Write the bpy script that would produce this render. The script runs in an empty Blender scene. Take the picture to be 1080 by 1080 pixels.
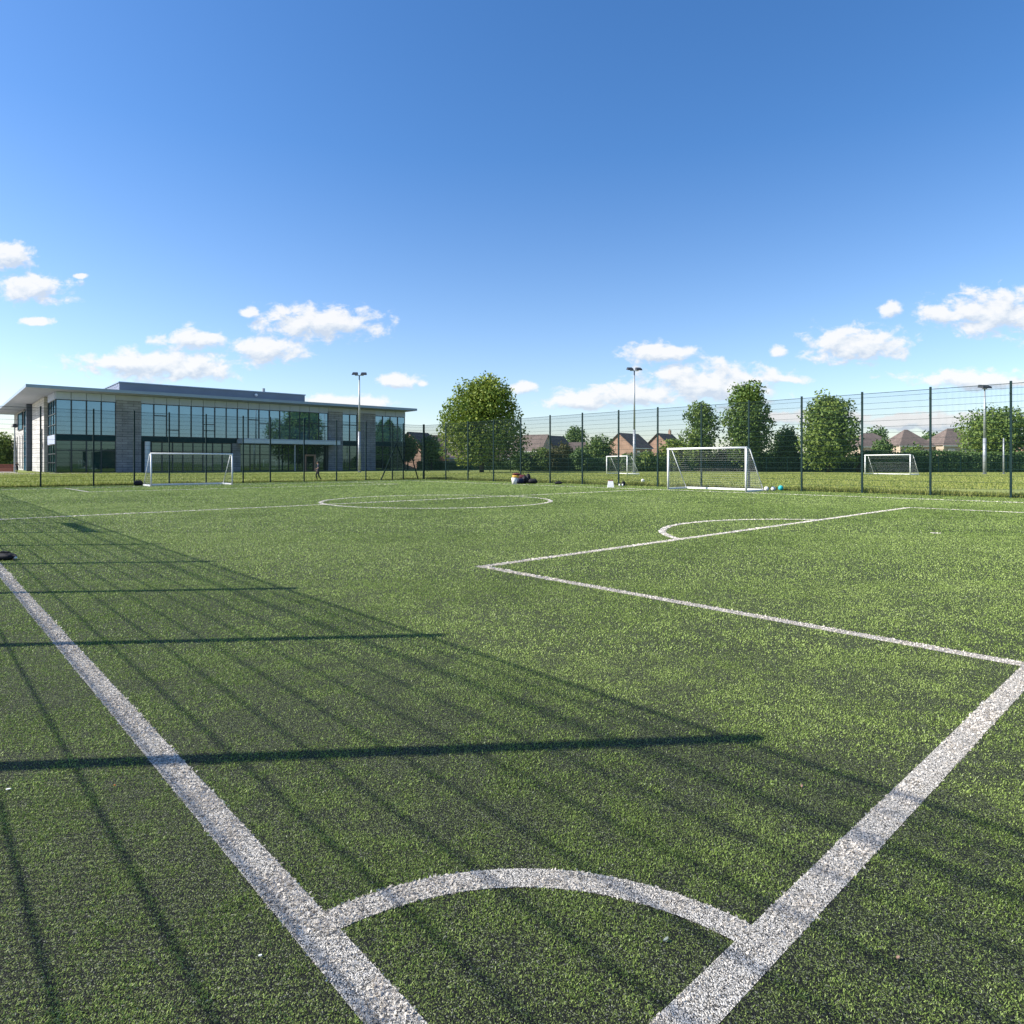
import bpy, math, random
import numpy as np
from mathutils import Vector, Matrix
random.seed(7); rng = np.random.default_rng(11)
R = math.radians
scene = bpy.context.scene
COL = scene.collection
F = 697.0; HOR = 488.0; CH = 1.6

# ------------------------------------------------------------------ helpers
def at(px, Y):                       # world X of a sight line column at depth Y
    return (px-540)/F*Y
def zz(py, Y):                       # world height of a row at depth Y
    return CH+(HOR-py)/F*Y
C0 = (0.044, 1.475)
AN = R(42.5)
Bv = (math.cos(AN), math.sin(AN)); Av = (-math.sin(AN), math.cos(AN))
def P(a, b, z=0.0):                  # pitch coordinates -> world
    return (C0[0]+a*Av[0]+b*Bv[0], C0[1]+a*Av[1]+b*Bv[1], z)

class MB:
    def __init__(s): s.v=[]; s.f=[]; s.m=[]
    def box(s, x0,x1,y0,y1,z0,z1, mi=0):
        n=len(s.v)
        s.v += [(x0,y0,z0),(x1,y0,z0),(x1,y1,z0),(x0,y1,z0),(x0,y0,z1),(x1,y0,z1),(x1,y1,z1),(x0,y1,z1)]
        for q in ((0,3,2,1),(4,5,6,7),(0,1,5,4),(1,2,6,5),(2,3,7,6),(3,0,4,7)):
            s.f.append(tuple(n+i for i in q)); s.m.append(mi)
        return s
    def bar(s, p, q, r, r2=None, seg=8, mi=0, cap=True):
        p=Vector(p); q=Vector(q); r2=r if r2 is None else r2
        d=(q-p).normalized(); u=d.orthogonal().normalized(); w=d.cross(u); n=len(s.v)
        for c,rr in ((p,r),(q,r2)):
            for i in range(seg):
                t=2*math.pi*(i+.5)/seg; s.v.append(tuple(c+u*math.cos(t)*rr+w*math.sin(t)*rr))
        for i in range(seg):
            j=(i+1)%seg; s.f.append((n+i,n+j,n+seg+j,n+seg+i)); s.m.append(mi)
        if cap:
            s.f.append(tuple(n+i for i in range(seg))[::-1]); s.f.append(tuple(n+seg+i for i in range(seg))); s.m += [mi,mi]
        return s
    def poly(s, pts, mi=0):
        n=len(s.v); s.v += [tuple(p) for p in pts]; s.f.append(tuple(range(n,n+len(pts)))); s.m.append(mi); return s
    def prism(s, pts, z0, z1, mi=0):
        n=len(s.v); k=len(pts)
        s.v += [(p[0],p[1],z0) for p in pts]+[(p[0],p[1],z1) for p in pts]
        s.f.append(tuple(range(n+k-1,n-1,-1))); s.f.append(tuple(range(n+k,n+2*k))); s.m += [mi,mi]
        for i in range(k):
            j=(i+1)%k; s.f.append((n+i,n+j,n+k+j,n+k+i)); s.m.append(mi)
        return s
    def ball(s, c, r, sx=1,sy=1,sz=1, nu=14, nv=9, mi=0, jit=0):
        n=len(s.v)
        s.v.append((c[0],c[1],c[2]-r*sz))
        for j in range(1,nv):
            ph=-math.pi/2+math.pi*j/nv
            for i in range(nu):
                th=2*math.pi*i/nu; k=1+random.uniform(-jit,jit)
                s.v.append((c[0]+r*sx*k*math.cos(ph)*math.cos(th),c[1]+r*sy*k*math.cos(ph)*math.sin(th),c[2]+r*sz*k*math.sin(ph)))
        s.v.append((c[0],c[1],c[2]+r*sz)); top=len(s.v)-1
        for i in range(nu):
            j=(i+1)%nu
            s.f.append((n,n+1+j,n+1+i)); s.m.append(mi)
            s.f.append((top,top-nu+i,top-nu+j)); s.m.append(mi)
            for k in range(nv-2):
                a=n+1+k*nu; s.f.append((a+i,a+j,a+nu+j,a+nu+i)); s.m.append(mi)
        return s
    def mesh(s, name, mats, smooth=False):
        me=bpy.data.meshes.new(name); me.from_pydata(s.v,[],s.f)
        for m in (mats if isinstance(mats,(list,tuple)) else [mats]): me.materials.append(m)
        me.polygons.foreach_set('material_index', s.m)
        if smooth: me.polygons.foreach_set('use_smooth',[True]*len(s.f))
        me.update(); return me
    def build(s, name, mats, parent=None, smooth=False, bevel=0):
        o=link(name, s.mesh(name,mats,smooth), parent)
        if bevel:
            b=o.modifiers.new('bevel','BEVEL'); b.width=bevel; b.segments=2; b.limit_method='ANGLE'
        return o
def link(name, me, parent=None, loc=None):
    o=bpy.data.objects.new(name, me); COL.objects.link(o)
    if parent: o.parent=parent
    if loc: o.location=loc
    return o
def tag(o, label, cat, group=None):
    o['label']=label; o['category']=cat
    if group: o['group']=group
    return o
def thing(name, label, cat, loc=(0,0,0), rz=0, group=None):
    o=bpy.data.objects.new(name,None); COL.objects.link(o); o.empty_display_size=.3
    o.location=loc; o.rotation_euler=(0,0,rz); return tag(o,label,cat,group)
def copy_tree(o, parent=None):
    c=o.copy(); COL.objects.link(c); c.parent=parent
    for ch in list(o.children): copy_tree(ch,c)
    return c
def struct(o, kind='structure'): o['kind']=kind; return o

# ------------------------------------------------------------------ materials
def newmat(name):
    m=bpy.data.materials.new(name); m.use_nodes=True
    nt=m.node_tree; return m, nt, nt.nodes['Principled BSDF']
def N(nt, t, **kw):
    n=nt.nodes.new(t)
    for k,v in kw.items():
        if k.startswith('i_'): n.inputs[k[2:].replace('_',' ')].default_value=v
        else: setattr(n,k,v)
    return n
def ramp(nt, fac, stops):
    r=nt.nodes.new('ShaderNodeValToRGB'); nt.links.new(fac, r.inputs['Fac']); e=r.color_ramp.elements
    while len(e)<len(stops): e.new(0.5)
    for i,(p,c) in enumerate(stops): e[i].position=p; e[i].color=(*c,1) if len(c)==3 else c
    return r.outputs['Color']
def pos(nt): return nt.nodes.new('ShaderNodeNewGeometry').outputs['Position']
def ocoord(nt): return nt.nodes.new('ShaderNodeTexCoord').outputs['Object']
def plain(name, col, rough=.6, metal=0, var=.12, scale=3., bump=0, spec=.4):
    m,nt,b=newmat(name)
    n=N(nt,'ShaderNodeTexNoise'); n.inputs['Scale'].default_value=scale; n.inputs['Detail'].default_value=6
    nt.links.new(ocoord(nt), n.inputs['Vector'])
    lo=tuple(max(0,c*(1-var)) for c in col); hi=tuple(c*(1+var) for c in col)
    nt.links.new(ramp(nt,n.outputs['Fac'],[(.3,lo),(.7,hi)]), b.inputs['Base Color'])
    b.inputs['Roughness'].default_value=rough; b.inputs['Metallic'].default_value=metal
    b.inputs['Specular IOR Level'].default_value=spec
    if bump:
        bp=N(nt,'ShaderNodeBump'); bp.inputs['Strength'].default_value=bump; nt.links.new(n.outputs['Fac'],bp.inputs['Height']); nt.links.new(bp.outputs[0],b.inputs['Normal'])
    return m
M={}
M['green_steel']=plain('green_steel',(.004,.022,.021),.6,0,.15,8,0,.2)
M['white_metal']=plain('white_metal',(.8,.8,.78),.4,0,.05,4)
M['net']=plain('net_cord',(.5,.51,.5),.8,0,.1,6)
M['grey_net']=plain('grey_net_cord',(.34,.36,.36),.8,0,.1,6)
M['galv']=plain('galvanised_steel',(.34,.36,.38),.45,.3,.08,3)
M['lamp_dark']=plain('dark_lamp_housing',(.03,.032,.035),.5)
M['lamp_glass']=plain('lamp_glass',(.3,.32,.34),.15)
M['roof_metal']=plain('roof_metal',(.22,.28,.36),.4,.15,.06,.6)
M['soffit']=plain('soffit_panel',(.33,.35,.42),.7,0,.07,.8)
M['plant_clad']=plain('plant_cladding',(.16,.19,.23),.5,.0,.08,.4)
M['dark_frame']=plain('dark_window_frame',(.01,.02,.028),.4)
M['teal_band']=plain('teal_spandrel',(.006,.03,.036),.7,0,.1,.7,0,.1)
M['panel']=plain('pale_panel',(.34,.385,.5),.6,0,.05,.7)
M['canopy']=plain('canopy_metal',(.5,.58,.64),.45,.1,.05,1)
M['dark_int']=plain('dark_interior',(.006,.012,.013),.8)
M['slate_clad']=plain('slate_cladding',(.055,.07,.1),.6,0,.15,.8)
M['asphalt_pave']=plain('pale_paving',(.42,.38,.34),.9,0,.12,1.2,.2)
M['brick_low']=plain('low_red_brick',(.2,.07,.045),.9,0,.2,4,.3)
M['bark']=plain('bark',(.05,.038,.028),.9,0,.3,6,.6)
M['black_fabric']=plain('black_fabric',(.012,.012,.016),.8,0,.3,20,.3)
M['navy_fabric']=plain('navy_fabric',(.015,.02,.05),.8,0,.3,20,.3)
M['maroon_fabric']=plain('maroon_fabric',(.09,.015,.02),.8,0,.3,20,.3)
M['white_plastic']=plain('white_plastic',(.75,.74,.7),.5)
M['orange_plastic']=plain('orange_plastic',(.7,.2,.06),.5)
M['teal_plastic']=plain('teal_plastic',(.03,.42,.42),.45)
M['yellow_plastic']=plain('yellow_plastic',(.6,.35,.06),.5)
M['skin']=plain('skin',(.45,.25,.18),.6)
M['hair']=plain('dark_hair',(.02,.014,.01),.7)
M['door_timber']=plain('door_timber',(.42,.25,.17),.6)
M['curtain']=plain('white_blind',(.55,.58,.6),.8)

def brickmat(name, c1, c2, mortar, w, h, ms=.012, rough=.85, box=False):
    m,nt,b=newmat(name); tc=ocoord(nt)
    g=N(nt,'ShaderNodeSeparateXYZ'); nt.links.new(tc,g.inputs[0])
    ad=N(nt,'ShaderNodeMath',operation='ADD'); nt.links.new(g.outputs[0],ad.inputs[0]); nt.links.new(g.outputs[1],ad.inputs[1])
    cb=N(nt,'ShaderNodeCombineXYZ'); nt.links.new(ad.outputs[0],cb.inputs[0]); nt.links.new(g.outputs[2],cb.inputs[1])
    br=N(nt,'ShaderNodeTexBrick'); nt.links.new(cb.outputs[0],br.inputs['Vector'])
    br.inputs['Color1'].default_value=(*c1,1); br.inputs['Color2'].default_value=(*c2,1); br.inputs['Mortar'].default_value=(*mortar,1)
    br.inputs['Scale'].default_value=1; br.inputs['Brick Width'].default_value=w; br.inputs['Row Height'].default_value=h; br.inputs['Mortar Size'].default_value=ms
    n=N(nt,'ShaderNodeTexNoise'); n.inputs['Scale'].default_value=.7; n.inputs['Detail'].default_value=8; nt.links.new(tc,n.inputs['Vector'])
    mx=N(nt,'ShaderNodeMix',data_type='RGBA',blend_type='MULTIPLY'); mx.inputs['Factor'].default_value=1
    nt.links.new(br.outputs['Color'],mx.inputs['A']); nt.links.new(ramp(nt,n.outputs['Fac'],[(.3,(.75,.75,.75)),(.7,(1.15,1.15,1.15))]),mx.inputs['B'])
    nt.links.new(mx.outputs['Result'],b.inputs['Base Color']); b.inputs['Roughness'].default_value=rough
    bp=N(nt,'ShaderNodeBump'); bp.inputs['Strength'].default_value=.6; bp.inputs['Distance'].default_value=.02; nt.links.new(br.outputs['Fac'],bp.inputs['Height']); bp.invert=True
    nt.links.new(bp.outputs[0],b.inputs['Normal'])
    return m
M['stone']=brickmat('grey_stone',(.27,.27,.28),(.2,.205,.22),(.09,.09,.1),1.6,.42,.03)
M['stone_pale']=brickmat('pale_stone',(.55,.53,.5),(.47,.455,.43),(.25,.24,.23),1.6,.42,.025)
M['brick']=brickmat('house_brick',(.44,.26,.18),(.36,.21,.14),(.3,.25,.2),.25,.09,.01)
M['brick_buff']=brickmat('buff_brick',(.55,.43,.31),(.46,.36,.26),(.4,.35,.3),.25,.09,.01)
M['tiles']=brickmat('roof_tiles',(.15,.11,.09),(.11,.085,.075),(.04,.03,.03),.3,.22,.02)
M['tiles_brown']=brickmat('brown_roof_tiles',(.23,.17,.14),(.17,.13,.11),(.05,.04,.035),.3,.22,.02)

def glassmat(name, base, tint, fac, rough=.02):
    m,nt,b=newmat(name)
    d=N(nt,'ShaderNodeBsdfDiffuse'); n=N(nt,'ShaderNodeTexNoise'); n.inputs['Scale'].default_value=.35; n.inputs['Detail'].default_value=5
    nt.links.new(ocoord(nt),n.inputs['Vector'])
    nt.links.new(ramp(nt,n.outputs['Fac'],[(.35,tuple(c*.5 for c in base)),(.68,tuple(c*1.7 for c in base))]),d.inputs['Color'])
    g=N(nt,'ShaderNodeBsdfGlossy'); g.inputs['Color'].default_value=(*tint,1); g.inputs['Roughness'].default_value=rough
    mx=N(nt,'ShaderNodeMixShader'); mx.inputs[0].default_value=fac
    nt.links.new(d.outputs[0],mx.inputs[1]); nt.links.new(g.outputs[0],mx.inputs[2])
    nt.links.new(mx.outputs[0],nt.nodes['Material Output'].inputs['Surface'])
    return m
M['glass_up']=glassmat('blue_tinted_glass',(.03,.075,.105),(.42,.64,.8),.29)
M['glass_low']=glassmat('dark_green_glass',(.006,.02,.018),(.38,.6,.62),.15)
M['glass_house']=glassmat('house_window_glass',(.03,.035,.04),(.8,.85,.9),.35)

def leafmat(name, cols, trans=.25, rough=.6):
    m,nt,b=newmat(name)
    at_=N(nt,'ShaderNodeAttribute',attribute_name='rnd'); 
    c=ramp(nt,at_.outputs['Fac'],[(i/(len(cols)-1),k) for i,k in enumerate(cols)])
    nt.links.new(c,b.inputs['Base Color']); b.inputs['Roughness'].default_value=rough; b.inputs['Specular IOR Level'].default_value=.25
    t=N(nt,'ShaderNodeBsdfTranslucent'); nt.links.new(c,t.inputs['Color'])
    mx=N(nt,'ShaderNodeMixShader'); mx.inputs[0].default_value=trans
    nt.links.new(b.outputs[0],mx.inputs[1]); nt.links.new(t.outputs[0],mx.inputs[2]); nt.links.new(mx.outputs[0],nt.nodes['Material Output'].inputs['Surface'])
    return m
M['leaf_oak']=leafmat('foliage_yellow_green',[(.06,.11,.02),(.165,.23,.036),(.29,.33,.055)])
M['leaf_mid']=leafmat('foliage_mid_green',[(.05,.1,.024),(.13,.2,.042),(.22,.28,.06)])
M['leaf_dark']=leafmat('foliage_dark_green',[(.04,.09,.028),(.105,.175,.05),(.17,.24,.07)])
M['leaf_rust']=leafmat('foliage_olive',[(.04,.05,.015),(.08,.085,.025),(.13,.11,.035)])
M['turf']=leafmat('turf_fibre_green',[(.055,.1,.02),(.235,.335,.066),(.385,.485,.14),(.58,.6,.44)],.25,.5)
M['turf_white']=leafmat('turf_fibre_white',[(.2,.18,.15),(.62,.57,.5),(.88,.82,.73)],.15,.55)
M['grass_blade']=leafmat('meadow_grass_blade',[(.15,.2,.04),(.3,.34,.07),(.42,.41,.14)],.3)

def groundmat(name, dark, mid, light, s1, s2, stripes=False):
    m,nt,b=newmat(name); p=pos(nt)
    n1=N(nt,'ShaderNodeTexNoise'); n1.inputs['Scale'].default_value=s1; n1.inputs['Detail'].default_value=8; n1.inputs['Roughness'].default_value=.7; nt.links.new(p,n1.inputs['Vector'])
    n2=N(nt,'ShaderNodeTexNoise'); n2.inputs['Scale'].default_value=s2; n2.inputs['Detail'].default_value=4; n2.inputs['Roughness'].default_value=.8; nt.links.new(p,n2.inputs['Vector'])
    mx=N(nt,'ShaderNodeMath',operation='MULTIPLY_ADD'); nt.links.new(n1.outputs['Fac'],mx.inputs[0]); mx.inputs[1].default_value=.5
    m2=N(nt,'ShaderNodeMath',operation='MULTIPLY'); nt.links.new(n2.outputs['Fac'],m2.inputs[0]); m2.inputs[1].default_value=.5
    nt.links.new(m2.outputs[0],mx.inputs[2])
    nt.links.new(ramp(nt,mx.outputs[0],[(.38,dark),(.5,mid),(.62,light)]),b.inputs['Base Color'])
    b.inputs['Roughness'].default_value=.9; b.inputs['Specular IOR Level'].default_value=.1
    bp=N(nt,'ShaderNodeBump'); bp.inputs['Strength'].default_value=.8; bp.inputs['Distance'].default_value=.02; nt.links.new(n2.outputs['Fac'],bp.inputs['Height']); nt.links.new(bp.outputs[0],b.inputs['Normal'])
    return m
M['litter']=plain('weathered_scrap',(.3,.33,.28),.9)
def crumbmat(name,stops):
    m,nt,b=newmat(name); p=pos(nt)
    v=N(nt,'ShaderNodeTexVoronoi'); v.inputs['Scale'].default_value=230; nt.links.new(p,v.inputs['Vector'])
    sx_=N(nt,'ShaderNodeSeparateColor'); nt.links.new(v.outputs['Color'],sx_.inputs[0])
    nt.links.new(ramp(nt,sx_.outputs[0],stops),b.inputs['Base Color'])
    b.inputs['Roughness'].default_value=.8; b.inputs['Specular IOR Level'].default_value=.2
    bp=N(nt,'ShaderNodeBump'); bp.inputs['Strength'].default_value=1; bp.inputs['Distance'].default_value=.004; bp.invert=True; nt.links.new(v.outputs['Distance'],bp.inputs['Height']); nt.links.new(bp.outputs[0],b.inputs['Normal'])
    return m
M['infill']=crumbmat('rubber_infill',[(.0,(.006,.006,.006)),(.45,(.016,.017,.013)),(.7,(.055,.07,.02)),(.9,(.14,.18,.045)),(1.,(.2,.2,.16))])
M['turf_line_sheet']=crumbmat('white_line_backing',[(.0,(.04,.037,.032)),(.3,(.16,.15,.13)),(.55,(.45,.42,.36)),(1.,(.8,.74,.64))])
M['meadow']=groundmat('mown_grass',(.14,.18,.045),(.22,.26,.07),(.32,.34,.12),.12,6)
M['paint_field']=groundmat('faded_field_paint',(.2,.24,.12),(.35,.37,.26),(.5,.52,.42),1,20)

# ------------------------------------------------------------------ camera, light, sky
cam=bpy.data.cameras.new('camera'); co=bpy.data.objects.new('camera',cam); COL.objects.link(co); scene.camera=co
cam.sensor_width=36; cam.lens=36*F/1080; PITCH=0.0
co.location=(0,0,CH); co.rotation_euler=(R(90)-PITCH,0,0)
cam.shift_y=-(540-(HOR+F*math.tan(PITCH)))/1080; cam.clip_end=6000; cam.clip_start=.05
scene.render.resolution_x=1024; scene.render.resolution_y=1024
SD=Vector((.996,.087,0)).normalized(); ELEV=math.atan(5.3/7.19)
sun=bpy.data.lights.new('sun','SUN'); so=bpy.data.objects.new('sun',sun); COL.objects.link(so)
sun.energy=4.2; sun.angle=R(.4); sun.color=(1,.955,.88)
d=Vector((SD.x*math.cos(ELEV),SD.y*math.cos(ELEV),-math.sin(ELEV)))
so.rotation_euler=d.to_track_quat('-Z','Y').to_euler(); so.location=(-20,0,30)
w=bpy.data.worlds.new('World'); scene.world=w; w.use_nodes=True; nt=w.node_tree
bg=nt.nodes['Background']; bg.inputs['Strength'].default_value=.091
sky=N(nt,'ShaderNodeTexSky',sky_type='NISHITA'); sky.sun_disc=False; sky.sun_elevation=ELEV
sky.sun_rotation=math.atan2(-SD.x,-SD.y); sky.altitude=0; sky.air_density=1.0; sky.dust_density=.5; sky.ozone_density=2.8
hs=N(nt,'ShaderNodeHueSaturation'); hs.inputs['Saturation'].default_value=1.3; hs.inputs['Value'].default_value=1.0
tn=N(nt,'ShaderNodeMix',data_type='RGBA',blend_type='MULTIPLY'); tn.inputs['Factor'].default_value=1; tn.inputs['B'].default_value=(1.0,.975,1.03,1); nt.links.new(sky.outputs[0],tn.inputs['A']); nt.links.new(tn.outputs['Result'],hs.inputs['Color'])
tcs=N(nt,'ShaderNodeTexCoord'); sps=N(nt,'ShaderNodeSeparateXYZ'); nt.links.new(tcs.outputs['Generated'],sps.inputs[0]); mrs=N(nt,'ShaderNodeMapRange'); nt.links.new(sps.outputs[2],mrs.inputs[0]); mrs.inputs[1].default_value=0; mrs.inputs[2].default_value=.42; mrs.inputs[3].default_value=1.05; mrs.inputs[4].default_value=1.25; nt.links.new(mrs.outputs[0],hs.inputs['Saturation'])
# clouds, placed by direction on the sky
def cloud_group():
    g=bpy.data.node_groups.new('cloud_density','ShaderNodeTree')
    g.interface.new_socket('Vector',in_out='INPUT',socket_type='NodeSocketVector')
    g.interface.new_socket('Density',in_out='OUTPUT',socket_type='NodeSocketFloat')
    gi=g.nodes.new('NodeGroupInput'); go=g.nodes.new('NodeGroupOutput')
    clouds=[(8,270,30,15),(34,304,46,15),(38,339,18,5),(170,386,92,17),(120,382,40,9),(200,358,38,12),(285,369,42,15),(335,341,66,19),(262,330,12,6),
     (420,403,26,8),(446,405,8,4),(547,409,20,7),(694,372,40,12),(745,404,78,24),(660,417,74,12),(612,424,38,10),(820,371,11,7),(830,400,26,5),
     (903,364,58,20),(938,327,13,9),(988,332,24,11),(1050,330,62,26),(1025,400,66,11),(355,424,60,8),(84,291,8,3),(975,445,110,10),(1110,370,30,10),(850,440,60,7),(-60,380,50,14)]
    cur=None
    for cx,cy,rx,ry in clouds:
        u,v=(cx-540)/F,(HOR-cy)/F
        sx,sy=F/rx,F/ry
        vm=g.nodes.new('ShaderNodeVectorMath'); vm.operation='MULTIPLY_ADD'
        g.links.new(gi.outputs[0],vm.inputs[0]); vm.inputs[1].default_value=(sx,sy,0); vm.inputs[2].default_value=(-u*sx,-v*sy,0)
        ln=g.nodes.new('ShaderNodeVectorMath'); ln.operation='LENGTH'; g.links.new(vm.outputs[0],ln.inputs[0])
        o=ln.outputs['Value']
        if cur is None: cur=o
        else:
            mn=g.nodes.new('ShaderNodeMath'); mn.operation='SMOOTH_MIN'; mn.inputs[2].default_value=.15; g.links.new(cur,mn.inputs[0]); g.links.new(o,mn.inputs[1]); cur=mn.outputs[0]
    sc=g.nodes.new('ShaderNodeVectorMath'); sc.operation='MULTIPLY'; sc.inputs[1].default_value=(1,1.6,1); g.links.new(gi.outputs[0],sc.inputs[0])
    nz=g.nodes.new('ShaderNodeTexNoise'); nz.inputs['Scale'].default_value=30; nz.inputs['Detail'].default_value=10; nz.inputs['Roughness'].default_value=.6; nz.inputs['Distortion'].default_value=.25
    g.links.new(sc.outputs[0],nz.inputs['Vector'])
    a=g.nodes.new('ShaderNodeMath'); a.operation='MULTIPLY_ADD'; g.links.new(nz.outputs['Fac'],a.inputs[0]); a.inputs[1].default_value=2.7; a.inputs[2].default_value=-1.35+1.1
    s=g.nodes.new('ShaderNodeMath'); s.operation='SUBTRACT'; g.links.new(a.outputs[0],s.inputs[0]); g.links.new(cur,s.inputs[1])
    g.links.new(s.outputs[0],go.inputs[0]); return g
cg=cloud_group()
tc=N(nt,'ShaderNodeTexCoord'); sp=N(nt,'ShaderNodeSeparateXYZ'); nt.links.new(tc.outputs['Generated'],sp.inputs[0])
ym=N(nt,'ShaderNodeMath',operation='MAXIMUM'); nt.links.new(sp.outputs[1],ym.inputs[0]); ym.inputs[1].default_value=.02
du=N(nt,'ShaderNodeMath',operation='DIVIDE'); nt.links.new(sp.outputs[0],du.inputs[0]); nt.links.new(ym.outputs[0],du.inputs[1])
dv=N(nt,'ShaderNodeMath',operation='DIVIDE'); nt.links.new(sp.outputs[2],dv.inputs[0]); nt.links.new(ym.outputs[0],dv.inputs[1])
uv=N(nt,'ShaderNodeCombineXYZ'); nt.links.new(du.outputs[0],uv.inputs[0]); nt.links.new(dv.outputs[0],uv.inputs[1])
g1=N(nt,'ShaderNodeGroup'); g1.node_tree=cg; nt.links.new(uv.outputs[0],g1.inputs[0])
of=N(nt,'ShaderNodeVectorMath',operation='ADD'); of.inputs[1].default_value=(-.006,.013,0); nt.links.new(uv.outputs[0],of.inputs[0])
g2=N(nt,'ShaderNodeGroup'); g2.node_tree=cg; nt.links.new(of.outputs[0],g2.inputs[0])
df=N(nt,'ShaderNodeMath',operation='SUBTRACT'); nt.links.new(g1.outputs[0],df.inputs[0]); nt.links.new(g2.outputs[0],df.inputs[1])
mr=N(nt,'ShaderNodeMapRange'); ccol=ramp(nt,mr.outputs[0],[(0,(3.3,3.75,4.4)),(.5,(4.3,4.55,4.85)),(1,(5.1,5.1,5.15))])
nt.links.new(df.outputs[0],mr.inputs[0]); mr.inputs[1].default_value=-.45; mr.inputs[2].default_value=.45
al=N(nt,'ShaderNodeMapRange',interpolation_type='SMOOTHSTEP'); nt.links.new(g1.outputs[0],al.inputs[0]); al.inputs[1].default_value=-.12; al.inputs[2].default_value=.55
fr=N(nt,'ShaderNodeMath',operation='GREATER_THAN'); nt.links.new(sp.outputs[1],fr.inputs[0]); fr.inputs[1].default_value=.05
am=N(nt,'ShaderNodeMath',operation='MULTIPLY'); nt.links.new(al.outputs[0],am.inputs[0]); nt.links.new(fr.outputs[0],am.inputs[1])
a9=N(nt,'ShaderNodeMath',operation='MULTIPLY'); nt.links.new(am.outputs[0],a9.inputs[0]); a9.inputs[1].default_value=.93
mx=N(nt,'ShaderNodeMix',data_type='RGBA'); nt.links.new(a9.outputs[0],mx.inputs['Factor']); nt.links.new(hs.outputs[0],mx.inputs['A']); nt.links.new(ccol,mx.inputs['B'])
nt.links.new(mx.outputs['Result'],bg.inputs['Color'])
scene.view_settings.view_transform='Standard'; scene.view_settings.look='None'; scene.view_settings.gamma=1; scene.view_settings.exposure=1.1

# ------------------------------------------------------------------ ground
FB=36.1; FA=52.1; FL=-3.1            # fences: right (b), far (a), left (b)
m=MB(); m.poly([(-3000,-600,-.03),(3000,-600,-.03),(3000,3500,-.03),(-3000,3500,-.03)])
struct(m.build('ground',M['meadow']))
m=MB(); m.prism([P(-4,FL-.05)[:2],P(-4,FB+.06)[:2],P(FA+.06,FB+.06)[:2],P(FA+.06,FL-.05)[:2]],-.028,0)
struct(m.build('artificial_turf',M['infill']))

# pitch markings in pitch coordinates
W=.145
PB0,PB1,PA=5.5,25.3,6.75; WID=31.9; LEN=48.1; HALF=22.4
segs={ 'touchline':[((-.065,0),(LEN,0),.135)],
 'goal_line':[((0,-.065),(0,WID),.135)],
 'far_touchline':[((0,WID),(LEN,WID),.17)],
 'far_goal_line':[((LEN,0),(LEN,WID),W)],
 'halfway_line':[((HALF,0),(HALF,WID),W)],
 'penalty_area_line':[((0,PB0),(PA+W/2,PB0),W),((PA,PB0),(PA,PB1),W),((PA+W/2,PB1),(0,PB1),W)],
 'far_penalty_area_line':[((LEN,6.3),(LEN-7-W/2,6.3),W),((LEN-7,6.3),(LEN-7,26),W),((LEN-7,26),(LEN,26),W)]}
arcs={'corner_arc':(0,0,1.07,0,90,.115),'centre_circle':(21.6,15.5,4.75,0,360,W),'penalty_arc':(4.6,14.35,4.1,-60,60,W)}
# the penalty arc bulges towards +a; angle measured from +a towards +b
pa0=math.degrees(math.acos((PA-4.6)/4.1)); arcs['penalty_arc']=(4.6,14.35,4.1,-pa0,pa0,W)
def seg_quad(s):
    (a0,b0),(a1,b1),w_=s; L=math.hypot(a1-a0,b1-b0); nx,ny=-(b1-b0)/L*w_/2,(a1-a0)/L*w_/2
    return [(a0+nx,b0+ny),(a0-nx,b0-ny),(a1-nx,b1-ny),(a1+nx,b1+ny)]
def in_seg(s,a,b):
    (a0,b0),(a1,b1),w_=s; L=math.hypot(a1-a0,b1-b0); ux,uy=(a1-a0)/L,(b1-b0)/L
    t=(a-a0)*ux+(b-b0)*uy; q=np.abs(-(a-a0)*uy+(b-b0)*ux); return (t>0)&(t<L)&(q<w_/2)
def in_arc(k,a,b):
    ca,cb,r,t0,t1,w_=k; rr=np.hypot(a-ca,b-cb); t=np.degrees(np.arctan2(b-cb,a-ca))
    if t1-t0<359: ok=(t>=t0)&(t<=t1)
    else: ok=np.ones_like(t,bool)
    return ok&(np.abs(rr-r)<w_/2)

# blades of the synthetic pile, sampled over the pitch, finer near the camera
def vnoise(x,y,s,seed):
    g=np.random.default_rng(seed).random((256,256)); X=x*s+1000; Y=y*s+1000
    i=np.floor(X).astype(int); j=np.floor(Y).astype(int); fx=X-i; fy=Y-j; fx=fx*fx*(3-2*fx); fy=fy*fy*(3-2*fy)
    i%=256; j%=256; i2=(i+1)%256; j2=(j+1)%256
    return (g[i,j]*(1-fx)*(1-fy)+g[i2,j]*fx*(1-fy)+g[i,j2]*(1-fx)*fy+g[i2,j2]*fx*fy)
rings=[(1.2,3.2,42000,.0027,.0072),(3.2,5.5,20000,.0038,.0088),(5.5,9,8500,.0062,.0115),(9,15,3400,.0098,.0135),(15,26,1300,.0165,.0145),(26,42,560,.028,.016),(42,68,280,.045,.018)]
AX=[];AY=[];AW=[];AH=[]
for y0,y1,dn,bw,bh in rings:
    wmax=.80*y1+1.2; n=int(dn*(y1-y0)*2*wmax)
    x=rng.uniform(-wmax,wmax,n); y=rng.uniform(y0,y1,n)
    k=np.abs(x)<.80*y+1.2; x=x[k];y=y[k]
    AX.append(x);AY.append(y);AW.append(np.full(len(x),bw));AH.append(np.full(len(x),bh))
X=np.concatenate(AX);Y=np.concatenate(AY);BW=np.concatenate(AW);BH=np.concatenate(AH)
rx=X-C0[0]; ry=Y-C0[1]; a=rx*Av[0]+ry*Av[1]; b=rx*Bv[0]+ry*Bv[1]
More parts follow.
